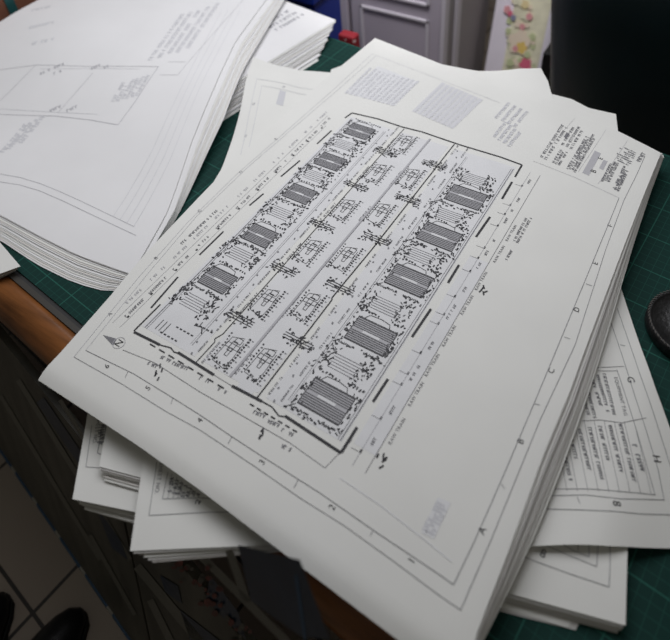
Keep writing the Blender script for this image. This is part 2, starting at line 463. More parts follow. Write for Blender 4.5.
# rows of equipment between the corridors
def plant(s, t):
    def rect(ds, dt, w, h): pen.line([W_(s+ds-w/2, t+dt-h/2), W_(s+ds+w/2, t+dt-h/2), W_(s+ds+w/2, t+dt+h/2), W_(s+ds-w/2, t+dt+h/2), W_(s+ds-w/2, t+dt-h/2)], .0008, 'ink')
    rect(.010, .012, .026, .022); rect(.010, .012, .012, .062); rect(-.006, .010, .022, .014); rect(.028, .004, .014, .030)
    for k in range(13):
        q = -.052+k*.0078
        pen.line([W_(s+q, t-.032+random.uniform(-.003, .003)), W_(s+q+.0045, t-.032)], random.uniform(.0022, .0040), 'ink')
        if k % 2 == 0: pen.line([W_(s+q, t-.046), W_(s+q+.003, t-.046)], .0024, 'ink_mid')
    for k in range(10):
        pen.line([W_(s-.045+k*.009, t+.052+random.uniform(-.006, .006)), W_(s-.042+k*.009, t+.052)], random.uniform(.0018, .0030), 'ink')
    for k in range(14):
        a, b = s-.052+random.random()*.022, t-.03+random.random()*.085
        pen.line([W_(a, b), W_(a+random.uniform(-.005, .005), b+.007)], random.uniform(.0014, .0026), 'ink')
    pen.line([W_(s-.040, t+.045), W_(s-.046, t-.02), W_(s-.02, t-.024), W_(s+.03, t-.02)], .0007, 'ink')
    pen.line([W_(s-.040, t+.045), W_(s+.03, t+.040), W_(s+.04, t-.01)], .0007, 'ink')
    pen.scribble(W_(s-.06, t+.068), W_(s+.01, t+.068), .0032, 'ink_mid', .0006)
def cluster(s, t, dt=.135):
    for k in range(3):
        pen.line([W_(s+k*.007, t-dt/2), W_(s+k*.007, t+dt/2)], .0012, 'ink')
    for k in range(40):
        a, b = s+random.uniform(-.012, .026), t+random.uniform(-dt/2, dt/2)
        pen.line([W_(a, b), W_(a+random.uniform(-.006, .006), b+random.uniform(-.012, .012))], random.uniform(.0014, .0026), 'ink')
for s, t in [(.087, .44), (.269, .44), (.444, .441), (.629, .448), (.80, .44)]: plant(s, t)
for s, t in [(.075, .585), (.229, .605), (.42, .605), (.597, .61), (.774, .605), (.935, .60)]: plant(s, t)
for s in (.165, .345, .53, .705, .875): cluster(s, .385)
for s in (.148, .325, .505, .685, .86): cluster(s, .655)
for s in (.02, .09, .17, .25, .34, .43, .52, .60, .69, .78, .86, .94):
    for t in (.31, .715):
        pen.line([W_(s, t), W_(s+.006, t+.004)], .0022, 'ink_mid'); pen.line([W_(s+.03, t+.02), W_(s+.035, t+.02)], .0022, 'ink_mid')
    for t in (.345, .70, .29): pen.scribble(W_(s+.01, t), W_(s+.06, t), .0028, 'ink_mid', .0006)
for s, t in [(.06, .86), (.09, .80), (.03, .90)]:
    pen.dash(W_(s, t), W_(s, t-.10), .002, 5)
for t in (.93, .91, .89): pen.line([W_(.03, t), W_(.06, t)], .0010, 'ink')
pen.line([W_(.085, .80), W_(.09, .765), W_(.075, .745)], .0016, 'ink')
pen.fill([W_(.01, .40), W_(.065, .40), W_(.065, .47), W_(.01, .47)], 'wash', 3, .0002)
# dimension lines and notes round the plan
for t, ink in ((-.055, 'ink_pale'), (-.105, 'ink_mid')): pen.line([W_(-.01, t), W_(.98, t)], .0006, ink)
for s in (.02, .10, .19, .22, .28, .37, .40, .46, .55, .60, .64, .73, .78, .82, .91):
    pen.line([W_(s, -.055), W_(s+.007, -.055)], .0022, 'ink')
    pen.scribble(W_(s+.02, -.075), W_(s+.045, -.075), .0034, 'ink_mid', .0008)
    pen.line([W_(s, -.02), W_(s, -.06)], .0005, 'ink_mid')
for q_ in ((397, 431), (416, 394), (432, 365), (449, 336), (467, 305), (481, 281), (499, 254), (511, 233)):
    pen.text('RAW TRAIN', pen.px(q_), US, .0056, 'ink_mid', True)
for a, b in (((514, 241), (528, 215)), ((517, 243), (531, 218)), ((506, 260), (512, 250))): pen.scribble(*S([a, b]), .0036, 'ink_mid', .0008)
for q in ((378, 461), (484, 291), (258.5, 438), (158.5, 375)):                     # section marks
    c = pen.px(q)
    for k in range(5):
        a = (c[0]+random.uniform(-.008, .008), c[1]+random.uniform(-.005, .005))
        pen.line([a, (a[0]+.005, a[1]+random.uniform(-.004, .004))], .0020, 'ink')
dl = S([(123, 350), (155, 363), (200, 392), (241, 415), (290, 443), (325, 468)])
pen.line(dl, .0006, 'ink_mid'); pen.line(S([(325, 468), (352, 440)]), .0006, 'ink_mid')
d2 = S([(150, 344), (175, 356), (205, 377), (228, 391)]); pen.dash(d2[0], d2[-1], .0018, 8)
d3 = S([(250, 404), (300, 434)]); pen.dash(d3[0], d3[-1], .0018, 7)
for q in ((148, 363), (161, 357), (173, 363), (183, 367), (200, 378), (216, 388), (254, 412), (268, 421), (282, 430), (282, 446)):
    a = pen.px(q); pen.scribble(a, (a[0]+.002, a[1]-.016), .0042, 'ink_mid', .0011)
# left notes
for s in (.02, .10, .19, .27, .36, .45, .54, .63, .72, .80, .88):
    pen.scribble(W_(s, 1.085), W_(s+.065, 1.085), .0042, 'ink_mid', .0009, .7)
    pen.scribble(W_(s+.03, 1.135), W_(s+.09, 1.135), .0042, 'ink_pale', .0009, .6)
    pen.line([W_(s, 1.075), W_(s+.006, 1.075)], .0028, 'ink')
pen.line([W_(-.01, 1.11), W_(.95, 1.11)], .0005, 'ink_pale'); pen.line([W_(-.01, 1.065), W_(.9, 1.065)], .0005, 'ink_pale')
pen.scribble(W_(.27, 1.165), W_(.42, 1.165), .0045, 'ink_mid', .001)
# north arrow
a, b, c = S([(103, 335), (117, 339), (113, 346)]); mb.face([pen.P(*a), pen.P(*c), pen.P(*b)], 'ink_mid')
cc = pen.px((119, 343)); ring = [(cc[0]+.008*cos(k*.4), cc[1]+.008*sin(k*.4)) for k in range(17)]
pen.line(ring, .0007, 'ink_pale', 1); pen.text('N', cc, US, .0130, 'ink', True)
# title strip along the far end of the sheet
T1 = hom(S([(536, 158), (620, 195), (640, 152), (563, 118)]))   # u across the strip (towards the right edge), v outwards
for u0, u1, v0, v1, rows, h, ink in [(.02, .12, .05, .95, 2, .0048, 'ink_mid'), (.14, .30, .45, .98, 3, .0046, 'ink_mid'), (.17, .27, .05, .40, 3, .0036, 'ink_mid'),
                                     (.34, .46, .05, .95, 4, .0034, 'ink_mid'), (.74, .84, .10, .62, 3, .0036, 'ink_mid'), (.90, .97, .05, .60, 4, .0034, 'ink_mid')]:
    for r in range(rows):
        u = u0+(u1-u0)*(r+.5)/rows
        pen.scribble(T1(u, v0), T1(u, v1-.12*random.random()), h, ink, .0009, .8)
pen.fill([T1(.52, .10), T1(.60, .10), T1(.60, .62), T1(.52, .62)], 'ink_pale', 4); pen.fill([T1(.66, .32), T1(.71, .32), T1(.71, .52), T1(.66, .52)], 'ink_pale', 3)
pen.fill([T1(.13, .62), T1(.17, .62), T1(.17, .74), T1(.13, .74)], 'ink_mid', 2)
pen.text('B', T1(.62, .22), US, .012, 'ink', True); pen.text('E', T1(.62, .52), US, .010, 'ink', True)
for r in range(9):
    for k in range(8):
        if random.random() < .75: pen.scribble(T1(.78+r*.021, .62+k*.045), T1(.78+r*.021, .62+k*.045+.03), .004, 'ink_mid', .001)
pen.scribble(S([(637, 163)])[0], S([(644, 153)])[0], .006, 'ink_mid', .0012)
for a, b in (((545, 152), (575, 118)), ((578, 172), (606, 130)), ((598, 184), (628, 140))): pen.line(S([a, b]), .0004, 'ink_pale')
# pale notes nearer the left of the strip
pen.fill(S([(344, 93), (395, 106), (418, 82), (378, 66)]), 'wash', 6, .00015)
for k in range(11):
    x0, y0 = 346+k*4.6, 93+k*1.25
    pen.scribble(*S([(x0, y0), (x0+25+k*.2, y0-25)]), .0048, 'ink_haze', .0022, .95)
for k in range(9):
    x0, y0 = 414+k*4.6, 112+k*2.0
    pen.line(S([(x0, y0), (x0+30, y0-29)]), .0085, 'ink_haze', e=.0002+.00002*k); pen.line(S([(x0+1, y0+.3), (x0+29, y0-28)]), .0009, 'ink_faint')
for k in range(4): pen.scribble(*S([(496+k*6, 118+k*3), (510+k*6, 102+k*3)]), .0055, 'ink_faint', .0018, .95)
for k in range(4): pen.scribble(*S([(494+k*5, 137+k*3), (506+k*5, 122+k*3)]), .0055, 'ink_faint', .0018, .95)
# print of the sheet underneath showing through near the bottom
pen.fill(S([(421, 533), (434, 539), (451, 503), (438, 497)]), 'wash', 4)
for k in range(3): pen.scribble(*S([(424+k*4, 531+k*2), (440+k*4, 500+k*2)]), .005, 'ink_faint', .0012)
pen.line(S([(340, 478), (380, 505), (425, 540), (452, 562)]), .0012, 'wash')
o = build(mb, 'plan_sheet', smooth=False)
me = o.data
for p in me.polygons:
    if p.material_index == 0: p.use_smooth = True
tag(o, 'large printed floor plan sheet lying on top of the central pile', 'drawing')

# --- generic stacks
def lerp2(a, b, t): return (a[0]+(b[0]-a[0])*t, a[1]+(b[1]-a[1])*t)
def stack(n, q_top, q_bot, z0, z1, name, label, cat, group, jit=.002, zf=None, mats=('paper', 'paper_warm', 'paper_cool', 'paper_grey'), power=1.0, th=.0005, nx=14, first_label=None):
    """q: P00,P10,P11,P01 world corners. z0 = top sheet height, z1 = bottom sheet height"""
    out = []
    for k in range(n):
        t = k/max(1, n-1); tt = t**power
        q = [lerp2(a, b, tt) for a, b in zip(q_top, q_bot)]
        jx, jy, ja = random.uniform(-jit, jit), random.uniform(-jit, jit), random.uniform(-jit, jit)*1.2
        if k == 0: jx = jy = ja = 0
        cx, cy = sum(p[0] for p in q)/4, sum(p[1] for p in q)/4
        q = [(x+jx-(y-cy)*ja, y+jy+(x-cx)*ja) for x, y in q]
        dz = z0+(z1-z0)*t
        f = (lambda x, y, dz=dz: dz) if zf is None else (lambda x, y, dz=dz, t=t: dz+zf(x, y, t))
        mb = MB(); sheet_mesh(mb, *quad_edges(q), f, nx, nx, mats[k % len(mats)] if k else mats[0], th)
        o = build(mb, name, smooth=False)
        tag(o, first_label if (k == 0 and first_label) else label, cat, group)
        out.append((o, f, q))
    return out

# sheets under the plan sheet: set back along the near edge, fanned out towards the right edge
random.seed(11)
Lw, Nw, Rw, Fw = near[0], near[-1], far[-1], far[0]
ins = .034
qt = [(Lw[0]+ins, Lw[1]-.05), (Nw[0]+ins*.6, Nw[1]+.000), (Rw[0]-.002, Rw[1]-.001), (Fw[0]-.012, Fw[1]-.025)]
zq = lambda x, y: z_pile(x, y)-.0247
rbot = [on_surf(p, zq) for p in ((463, 690), (484, 640), (513, 582), (535, 534), (556, 483), (578, 425), (593, 379), (608, 330), (633, 247), (649, 197), (664, 158))]
random.seed(12)
prev = 0
for k in range(19):
    t = (k+1)/19; tt = min(1, max(prev, t+random.uniform(-.09, .09))) if k < 18 else 1.0; prev = tt
    rt_ = [lerp2(a, b, tt) for a, b in zip(right, rbot)]
    rt_ = [(x, y+random.uniform(-.0006, .0006)) for x, y in rt_]
    L2, F2 = (Lw[0]+ins+.02*t, Lw[1]-.05-.02*t), (Fw[0]-.012-.01*t, Fw[1]-.025-.02*t)
    rt_[0] = (rt_[0][0]+ins*.6, rt_[0][1])
    f = lambda x, y, k=k: z_pile(x, y)-.0012-.0012*k-.10*max(0, y*0)
    mb = MB(); sheet_mesh(mb, [L2, rt_[0]], rt_, [F2, rt_[-1]], [L2, F2], f, 30, 30, ('paper', 'paper_cool', 'paper_warm', 'paper', 'paper_grey')[k % 5], .0008)
    tag(build(mb, 'drawing_sheet'), 'plain sheet in the thickness of the central pile under the printed floor plan', 'sheet of paper', 'sheets of the central pile')

# loose sheets peeping out beyond the far edge of the plan sheet
def loose(name, label, S_, E_, N_, W__, zf, mat='paper', nx=30, ink=None, th=.0004, group=None):
    mb = MB(); sheet_mesh(mb, S_, E_, N_, W__, zf, nx, nx, mat, th)
    if ink: ink(Pen(mb, zf))
    o = build(mb, name, smooth=True)
    for p in o.data.polygons:
        if p.material_index: p.use_smooth = False
    return tag(o, label, 'drawing' if ink else 'sheet of paper', group)
def far_d(x, y):                                    # distance beyond the far edge of the plan sheet
    dx, dy = FRb[0]-FRa[0], FRb[1]-FRa[1]; l = math.hypot(dx, dy)
    return -((x-FRa[0])*dy-(y-FRa[1])*dx)/l*(-1)
if far_d(1.5, .2) < 0:
    _fd = far_d; far_d = lambda x, y: -_fd(x, y)
zA = lambda x, y: z_pile(x, y)-.0008 + 6*max(0, far_d(x, y)-.012)**2
zB = lambda x, y: z_pile(x, y)-.0006 + 1*max(0, far_d(x, y)-.01)**2
sA = lambda L: [on_surf(p, zA) for p in L]
sB = lambda L: [on_surf(p, zB) for p in L]
cA = sA([(430, 62), (478, 71), (520, 68.5), (541, 68)]); rA = sA([(541, 68), (548, 81), (552, 95), (556, 115)])
inA = (Fw[0]-.08, .40)
loose('drawing_sheet', 'white sheet poking out past the far edge of the floor plan, its corner curled up', [(.66, .42), (.66, .17)], [(.66, .17), rA[-1], rA[2], rA[1], rA[0]], cA, [(.66, .42), cA[0]], zA)
cB = sB([(548, 93), (571.5, 99), (589, 108), (616, 114)]); rB = sB([(616, 114), (618, 131), (619, 140)])
loose('drawing_sheet', 'white sheet with a square corner poking out at the far right of the floor plan', [(.62, .19), (.60, .05)], [(.60, .05), rB[-1], rB[1], rB[0]], cB, [(.62, .19), cB[0]], zB)

# second sheet, under the left side of the pile (its corner hangs towards the left pile)
zS = lambda x, y: .7815 + .0165*sstep(.40, .60, x)*sstep(.50, .66, y)
sS = lambda L: [on_surf(p, zS) for p in L]
farS = sS([(253, 57), (275, 65), (300, 70.5), (325, 72), (345, 74)])
leftS = sS([(205, 205), (214, 181), (222, 168), (232, 140), (240, 112), (246, 80), (253, 57)])
endS = on_surf((360, 110), zS)
def inkS(pn):
    f = lambda L: [pn.px(p) for p in L]
    pn.line(f([(236, 175), (248, 120), (257, 79), (300, 88), (330, 91)]), .0008, 'ink_faint'); pn.line(f([(246, 160), (254, 125), (262, 86), (300, 94), (320, 97)]), .0008, 'ink_faint')
    for p in ((254, 104), (246, 136), (284, 87)): pn.text('B', pn.px(p), (0, -1), .009, 'ink_pale', True)
    pn.fill(f([(276, 104), (283, 106), (286, 92), (280, 90)]), 'ink_faint', 2)
loose('drawing_sheet', 'framed sheet slanting out from under the left side of the central pile', [(leftS[0][0]+.02, leftS[0][1]-.05), (endS[0], endS[1]-.06)], [(endS[0], endS[1]-.06), farS[-1]], farS, [(leftS[0][0]+.02, leftS[0][1]-.05)]+leftS, zS, ink=inkS)
zC = lambda x, y: .7800
cC = [on_surf(p, zC) for p in ((331, 69.5), (346, 64), (362, 58))]
loose('drawing_sheet', 'small white corner of a sheet showing left of the far tip of the floor plan', [(.60, .54), (.66, .46)], [(.66, .46), cC[2]], [cC[0], cC[1], cC[2]], [(.60, .54), cC[0]], zC, nx=16)

# ================================================================== PILES UNDER THE CENTRAL ONE
# wide sheet at the right
z4 = lambda x, y: .7815 - .0175*sstep(-.10, -.20, y)*1.0 - .006*sstep(.30, .42, x) + .006*math.exp(-((y+.10)/.05)**2)*sstep(.2, .05, x)
s4 = lambda L: [on_surf(p, z4) for p in L]
near4 = s4([(505, 552), (534, 546), (570, 544.5), (610, 546), (640, 547.5), (680, 548.5), (715, 549)])
edge4 = s4([(715, 549), (672, 434), (655, 387), (640, 345), (625, 300), (621, 288), (612, 262)])
back4 = [(near4[0][0]+edge4[-1][0]-near4[-1][0], near4[0][1]+.02)]
def ink4(pn):
    f = lambda L: [pn.px(p) for p in L]
    L = lambda pts, w=.0006, i='ink_mid': pn.line(f(pts), w, i)
    L([(611, 323), (636, 400), (658, 470), (664, 500), (620, 499), (585, 495), (545, 496)])
    L([(617, 308), (640, 375), (662, 440), (686, 515), (640, 514), (595, 510.5), (540, 509)])
    L([(617, 370), (630, 410), (645, 460), (655, 495), (620, 491.5), (590, 489), (555, 489)])
    L([(590, 368), (624, 366.5)]); L([(582, 421), (600, 420), (622, 423), (646, 418)])
    L([(598, 371), (617, 371)]); L([(620, 345), (625, 346)]); L([(577, 497), (580, 504)])
    for k in range(9): L([(634-k*10, 422-k*.4), (651-k*10.5, 494-k*.4)], .0004)
    dn = Vector(f([(640, 460)])[0])-Vector(f([(626, 405)])[0])
    pn.text('EQUIPMENT TAG', pn.px((614, 377)), dn, .0058, 'ink_mid')
    pn.scribble(*f([(634, 445), (643, 472)]), .0048, 'ink_mid', .0012)
    for k in range(8):
        x0, y0 = 604-k*6.5, 374+k*1.0
        pn.scribble(*f([(x0, y0), (x0+10.5, y0+42-(k % 3)*5)]), .0036, 'ink_mid', .0008, .95)
    for k in range(8):
        x0, y0 = 620-k*10.2, 424+k*1.2
        ln = 58-k*1.5-(k % 3)*10
        pn.scribble(*f([(x0, y0), (x0+ln*.245, y0+ln)]), .0038, 'ink_mid', .0009, .95)
    for c, p in (('G', (631, 380)), ('H', (657, 459)), ('8', (617, 504))): pn.text(c, pn.px(p), dn, .0115, 'ink', True)
loose('drawing_sheet', 'wide printed list sheet sticking out under the right side of the central pile', near4, edge4, [back4[0], edge4[-1]], [near4[0], back4[0]], z4, ink=ink4, nx=44)

# square cornered pile at lower right
z3 = .7765
q3t = [at(p, z3) for p in ((510, 596), (626, 626), (626, 545))]
far3 = (q3t[2][0]+.02, q3t[2][1]+.004)
P11 = at((628, 530), z3); P01 = at((480, 520), z3)
q3t = [at((478, 585), z3), at((625.5, 625.5), z3), P11, P01]
z3b = .7645
q3b = [at((478, 596), z3b), at((617, 633), z3b), at((620, 540), z3b), P01]
def ink3(pn):
    f = lambda L: [pn.px(p) for p in L]
    pn.line(f([(520, 555), (529, 559), (570, 574), (609, 587), (610, 566), (610, 545)]), .0006, 'ink_mid')
    pn.line(f([(540, 543), (547, 546), (570, 556), (596.6, 566.6), (597.2, 556), (598, 542)]), .0006, 'ink_mid')
    pn.line(f([(560, 543), (574, 551), (589, 557), (589, 542)]), .0006, 'ink_mid'); pn.line(f([(578, 543), (578, 551)]), .0006, 'ink_mid')
    pn.text('8', pn.px((543.5, 553.5)), (0, -1), .0115, 'ink', True)
random.seed(5)
st = stack(9, q3t, q3b, z3, z3b, 'drawing_sheet', 'plain sheet in the low pile at lower right on the cutting mat', 'sheet of paper', 'sheets of the lower right pile', jit=.0008, th=.0009, nx=6)
o, f, q = st[0]
mb = MB(); sheet_mesh(mb, *quad_edges(q), f, 10, 10, 'paper', .0009); ink3(Pen(mb, f))
bpy.data.objects.remove(o)
o = build(mb, 'drawing_sheet'); tag(o, 'framed sheet with a square corner, topmost of the low pile at lower right', 'drawing')
q = [at(p, .7664) for p in ((500, 607), (568, 627), (600, 575), (520, 560))]
q2 = [at(p, .7642) for p in ((500, 611), (576, 630), (600, 575), (520, 560))]
for i, (qq, zz) in enumerate(((q, .7644), (q2, .7636))):
    mb = MB(); sheet_mesh(mb, *quad_edges(qq), lambda x, y, zz=zz: zz, 4, 4, 'paper' if i == 0 else 'paper_grey', .0005)
    tag(build(mb, 'paper_slip'), ('white slip' if i == 0 else 'grey slip')+' lying lowest under the square-cornered pile at lower right', 'sheet of paper')

# piles hanging over the wooden edge at lower left
def tri_q(zc, corner, e1, e2, size1, size2):
    """corner px, px points along its two edges; sizes in metres"""
    c, a, b = Vector(at(corner, zc)), Vector(at(e1, zc)), Vector(at(e2, zc))
    d1, d2 = (a-c).normalized(), (b-c).normalized()
    return [tuple(c), tuple(c+d2*size2), tuple(c+d2*size2+d1*size1), tuple(c+d1*size1)]
random.seed(9)
z1 = .7765
q1t = tri_q(z1, (72.5, 499), (87, 417), (135, 512), .26, .20)
q1b = tri_q(.7635, (88, 511), (100, 417), (133, 524), .24, .18)
def ink1(pn):
    f = lambda L: [pn.px(p) for p in L]
    pn.line(f([(92, 425), (86, 467), (100, 468)]), .0006, 'ink_mid'); pn.line(f([(103, 425), (97.5, 453), (101, 454.5)]), .0008, 'ink_mid')
    a, b = f([(97.5, 418), (91, 452)]); pn.text('SHEET NO.', a, (b[0]-a[0], b[1]-a[1]), .0062, 'ink_mid')
    for k in range(3): pn.scribble(*f([(101+k*2, 425), (98+k*2, 447)]), .004, 'ink_mid', .001)
st = stack(7, q1t, q1b, z1, .7637, 'drawing_sheet', 'plain sheet in the low pile overhanging the wooden edge at far lower left', 'sheet of paper', 'sheets of the far lower left pile', jit=.0012, th=.0007, nx=6, mats=('paper', 'paper_grey', 'paper'), power=1.6)
o, f, q = st[0]; bpy.data.objects.remove(o)
mb = MB(); sheet_mesh(mb, *quad_edges(q), f, 8, 8, 'paper', .0006); ink1(Pen(mb, f))
tag(build(mb, 'drawing_sheet'), 'sheet with a title column, its sharp corner the leftmost of those overhanging the wooden edge', 'drawing')
q5t = tri_q(.7875, (99, 466.5), (106, 430), (142, 478), .16, .16)
q5b = tri_q(.7780, (107, 482), (112, 430), (142, 492), .15, .15)
stack(8, q5t, q5b, .7875, .7780, 'drawing_sheet', 'small sheet in the stepped pad lying on the far lower left pile', 'sheet of paper', 'sheets of the stepped pad', jit=.0014, th=.0008, nx=5, mats=('paper', 'paper_grey', 'paper_warm'))
z2 = .7905
q2t = tri_q(z2, (130, 551), (144, 454), (200, 548), .24, .26)
q2b = tri_q(.7825, (152, 562), (163, 470), (200, 558), .23, .25)
def ink2(pn):
    f = lambda L: [pn.px(p) for p in L]
    pn.line(f([(157, 462), (149, 515.5), (205, 512.5), (240, 512)]), .0006, 'ink_mid')
    pn.line(f([(168, 472), (162.5, 499), (200, 498), (220, 499)]), .0006, 'ink_mid')
    for k in range(3): pn.line(f([(172+k*5, 474+k*3), (168+k*5, 499)]), .0005, 'ink_mid')
    a, b = f([(160, 463), (153.5, 500)]); pn.text('SHEET NO.', a, (b[0]-a[0], b[1]-a[1]), .0064, 'ink_mid')
    for k in range(7): pn.scribble(*f([(172+k*4.5, 478+k*2.6), (169+k*4.5, 497)]), .0045, 'ink_mid', .0011)
    pn.scribble(*f([(196, 502), (204, 503)]), .004, 'ink', .001)
st = stack(6, q2t, q2b, z2, .7825, 'drawing_sheet', 'plain sheet under the titled sheet in the pile jutting out below the centre', 'sheet of paper', 'sheets of the pile jutting out below the centre', jit=.001, th=.0008, nx=6, mats=('paper', 'paper_grey', 'paper_warm'))
o, f, q = st[0]; bpy.data.objects.remove(o)
mb = MB(); sheet_mesh(mb, *quad_edges(q), f, 10, 10, 'paper', .0006); ink2(Pen(mb, f))
tag(build(mb, 'drawing_sheet'), 'sheet with a ruled table jutting out over the table edge below the floor plan', 'drawing')

# ================================================================== LEFT PILE
def zl(x, y): return .036*sstep(.20, .55, x) + .010*sstep(.7, 1.1, y)*sstep(.3, .1, x)
LZ = .7778
zL1 = lambda x, y: LZ + zl(x, y)
s1 = lambda L, zf=zL1: [on_surf(p, zf) for p in L]
nearL = s1([(-175, 118), (-60, 187), (0, 214.6), (38.8, 235.5), (77.6, 255), (119, 270), (131, 274)])
rightL = s1([(131, 274), (143, 255), (167, 212), (191, 143), (213, 90), (235, 42), (262, 5), (288, -28)])
leftL = s1([(-175, 118), (0, 22), (38, 0), (110, -42)])
farL = [leftL[-1], rightL[-1]]
def inkL(pn):
    f = lambda L: [pn.px(p) for p in L]
    L = lambda pts, w=.001, i='ink_pale': pn.line(f(pts), w*.8, i)
    L([(-20, 72), (0, 70), (36, 65), (89, 66.5), (158.6, 66.7)], .0013); L([(158.6, 66.7), (135, 102), (118, 125)], .0013)
    L([(118, 125), (90, 120), (54, 116), (0, 114.5), (-20, 113)], .0014); L([(93, 73), (58, 113)], .0010); L([(36, 65), (0, 101)], .0010)
    L([(0, 109), (50, 112), (98, 114.5)], .0008, 'ink_faint'); L([(40, 69), (140, 69)], .0008, 'ink_faint')
    for p in ((40, 74), (54, 68), (91, 69), (101, 69), (50, 111), (67, 111), (54, 74)):
        a = pn.px(p); pn.scribble(a, (a[0]+.02, a[1]-.012), .008, 'ink_pale', .002)
    for k in range(6): pn.scribble(*f([(112+k*5, 103-k*1.5), (124+k*5, 82-k*1.5)]), .007, 'ink_haze', .002)
    for k in range(5): pn.scribble(*f([(150+k*9, 60-k*2.5), (183+k*9, 14-k*3)]), .009, 'ink_haze', .0026, .9)
    L([(160, 75), (178, 75), (250, -8)], .0009); L([(168, 62), (186, 62)], .0009)
    for k in range(4): pn.scribble(*f([(2+k*6, 152-k*3), (26+k*6, 124-k*3)]), .009, 'ink_haze', .0026)
    for k in range(4): L([(134-k*7, 226-k*3), (170-k*6, 160-k*3), (206-k*6, 75), (240-k*6, 10)], .0009, 'ink_haze')
    L([(-20, 168), (0, 174), (20, 177.5), (40, 183.5), (62, 192.5), (85, 203), (134, 226.6)], .0010); L([(-20, 176), (0, 182), (20, 185), (40, 191), (62, 200.5), (85, 211.5), (136, 235.5)], .0010)
    for k in range(3): pn.scribble(*f([(26+k*3, 12+k*16), (52+k*3, 6+k*16)]), .010, 'ink_haze', .003)
loose('drawing_sheet', 'big sheet with a faint outlined plan on top of the left pile', nearL, rightL, farL, leftL, zL1, ink=inkL, mat='paper_cool', nx=44)
random.seed(21)
def shift(q, d): return [(x+a, y+b) for (x, y), (a, b) in zip(q, d)]
qL = [nearL[0], nearL[-1], rightL[-1], leftL[-1]]
GL = 'sheets of the left pile'
def stack_edges(n, nr, rt, fr, lf, off0, off1, z0, z1, zf, label, group, mats, jit, th=.0006, nx=22):
    for k in range(n):
        t = k/max(1, n-1); ox = off0[0]+(off1[0]-off0[0])*t+random.uniform(-jit, jit); oy = off0[1]+(off1[1]-off0[1])*t+random.uniform(-jit, jit)
        mv = lambda L: [(x+ox, y+oy) for x, y in L]
        dz = z0+(z1-z0)*t
        f = lambda x, y, dz=dz, t=t: zf(x, y)+dz
        mb = MB(); sheet_mesh(mb, mv(nr), mv(rt), mv(fr), mv(lf), f, nx, nx, mats[k % len(mats)], th)
        tag(build(mb, 'drawing_sheet', smooth=False), label, 'sheet of paper', group)
stack_edges(3, nearL, rightL, farL, leftL, (-.0005, 0), (-.001, 0), -.0007, -.0019, zL1,
            'plain sheet close under the faint plan in the upper bundle of the left pile', 'sheets of the upper left bundle', ('paper_cool', 'paper', 'paper_warm'), .0006, .0005)
# the bundle below it, fanned out to the right and to the front
zLt = lambda x, y: .7752 + zl(x, y)
zLb = lambda x, y: .7643 + zl(x, y)
nT = s1([(-175, 120), (-60, 190), (0, 217.5), (38.8, 238.5), (77.6, 258), (119, 273), (133, 277)], zLt)
rT = s1([(133, 277), (148, 256), (174, 211), (198, 142), (220, 90), (241, 44), (266, 10), (291, -24)], zLt)
lT = s1([(-175, 120), (0, 26), (38, 3), (110, -39)], zLt)
nB = s1([(-175, 142), (-60, 210), (0, 240), (36, 264), (74.6, 283), (108, 292), (120, 291)], zLb)
rB = s1([(120, 291), (143, 268), (176, 219), (204, 160), (224, 118), (244, 68), (270, 24), (294, -16)], zLb)
lB = s1([(-175, 142), (0, 34), (38, 10), (110, -32)], zLb)
random.seed(23); prev = 0
for k in range(14):
    t = k/13; tt = min(1, max(0, t+random.uniform(-.05, .05))) if 0 < k < 13 else t
    lp = lambda A, B: [lerp2(a, b, tt) for a, b in zip(A, B)]
    n_, r_, l_ = lp(nT, nB), lp(rT, rB), lp(lT, lB)
    f = lambda x, y, t=t: .7752-.0109*t+zl(x, y)
    mb = MB(); sheet_mesh(mb, n_, r_, [l_[-1], r_[-1]], l_, f, 26, 26, ('paper_cool', 'paper', 'paper_warm', 'paper_cool', 'paper')[k % 5], .0007)
    tag(build(mb, 'drawing_sheet'), 'plain sheet in the thick lower bundle of the left pile', 'sheet of paper', 'sheets of the lower left bundle')
# the crosswise pile showing behind, sheets fanned
A_ = at((336, 20), .790); B_ = at((232, 84), .790)
dA = (Vector(A_)-Vector(B_)); nA = Vector((-dA.y, dA.x)).normalized()
if nA.y < 0: nA = -nA
qx = [tuple(Vector(B_)-dA.normalized()*.10), A_, tuple(Vector(at((283, 0), .790))), tuple(Vector(B_)-dA.normalized()*.10+nA*.16)]
A2 = at((318, 60), .7645); B2 = at((226, 118), .7645); dB = (Vector(A2)-Vector(B2)).normalized()
qx2 = [tuple(Vector(B2)-dB*.08), A2, tuple(Vector(A2)+nA*.16), tuple(Vector(B2)-dB*.08+nA*.16)]
def tagx(k): return None
random.seed(31)
stx = stack(22, qx, qx2, .790, .7640, 'drawing_sheet', 'plain sheet in the crosswise pile fanned out behind the left pile', 'sheet of paper', 'sheets of the crosswise pile', jit=.002, th=.0009, nx=12, mats=('paper_cool', 'paper', 'paper_warm', 'paper_cool', 'paper_grey'))
o, f, q = stx[0]; bpy.data.objects.remove(o)
mb = MB(); sheet_mesh(mb, *quad_edges(q), f, 10, 10, 'paper_cool', .001); pn = Pen(mb, f)
for k in range(3): pn.scribble(*[on_surf(p, f) for p in ((262+k*7, 26+k*2), (290+k*7, 10+k*2))], .010, 'ink_pale', .003)
tag(build(mb, 'drawing_sheet'), 'sheet with small blurred lettering, topmost of the crosswise pile behind the left pile', 'drawing')
# small pile at the far left edge of the table
random.seed(41)
qe = [at(p, .782) for p in ((-40, 285), (19, 264), (-5, 236), (-60, 250))]
qe2 = [at(p, .7640) for p in ((-40, 298), (15, 271), (-5, 244), (-60, 258))]
stack(5, qe, qe2, .7765, .7640, 'drawing_sheet', 'small sheet of the stub of paper at the left end of the wooden edge', 'sheet of paper', 'sheets of the stub at left', jit=.002, th=.0009, nx=4, mats=('paper', 'paper_grey', 'paper_warm'))

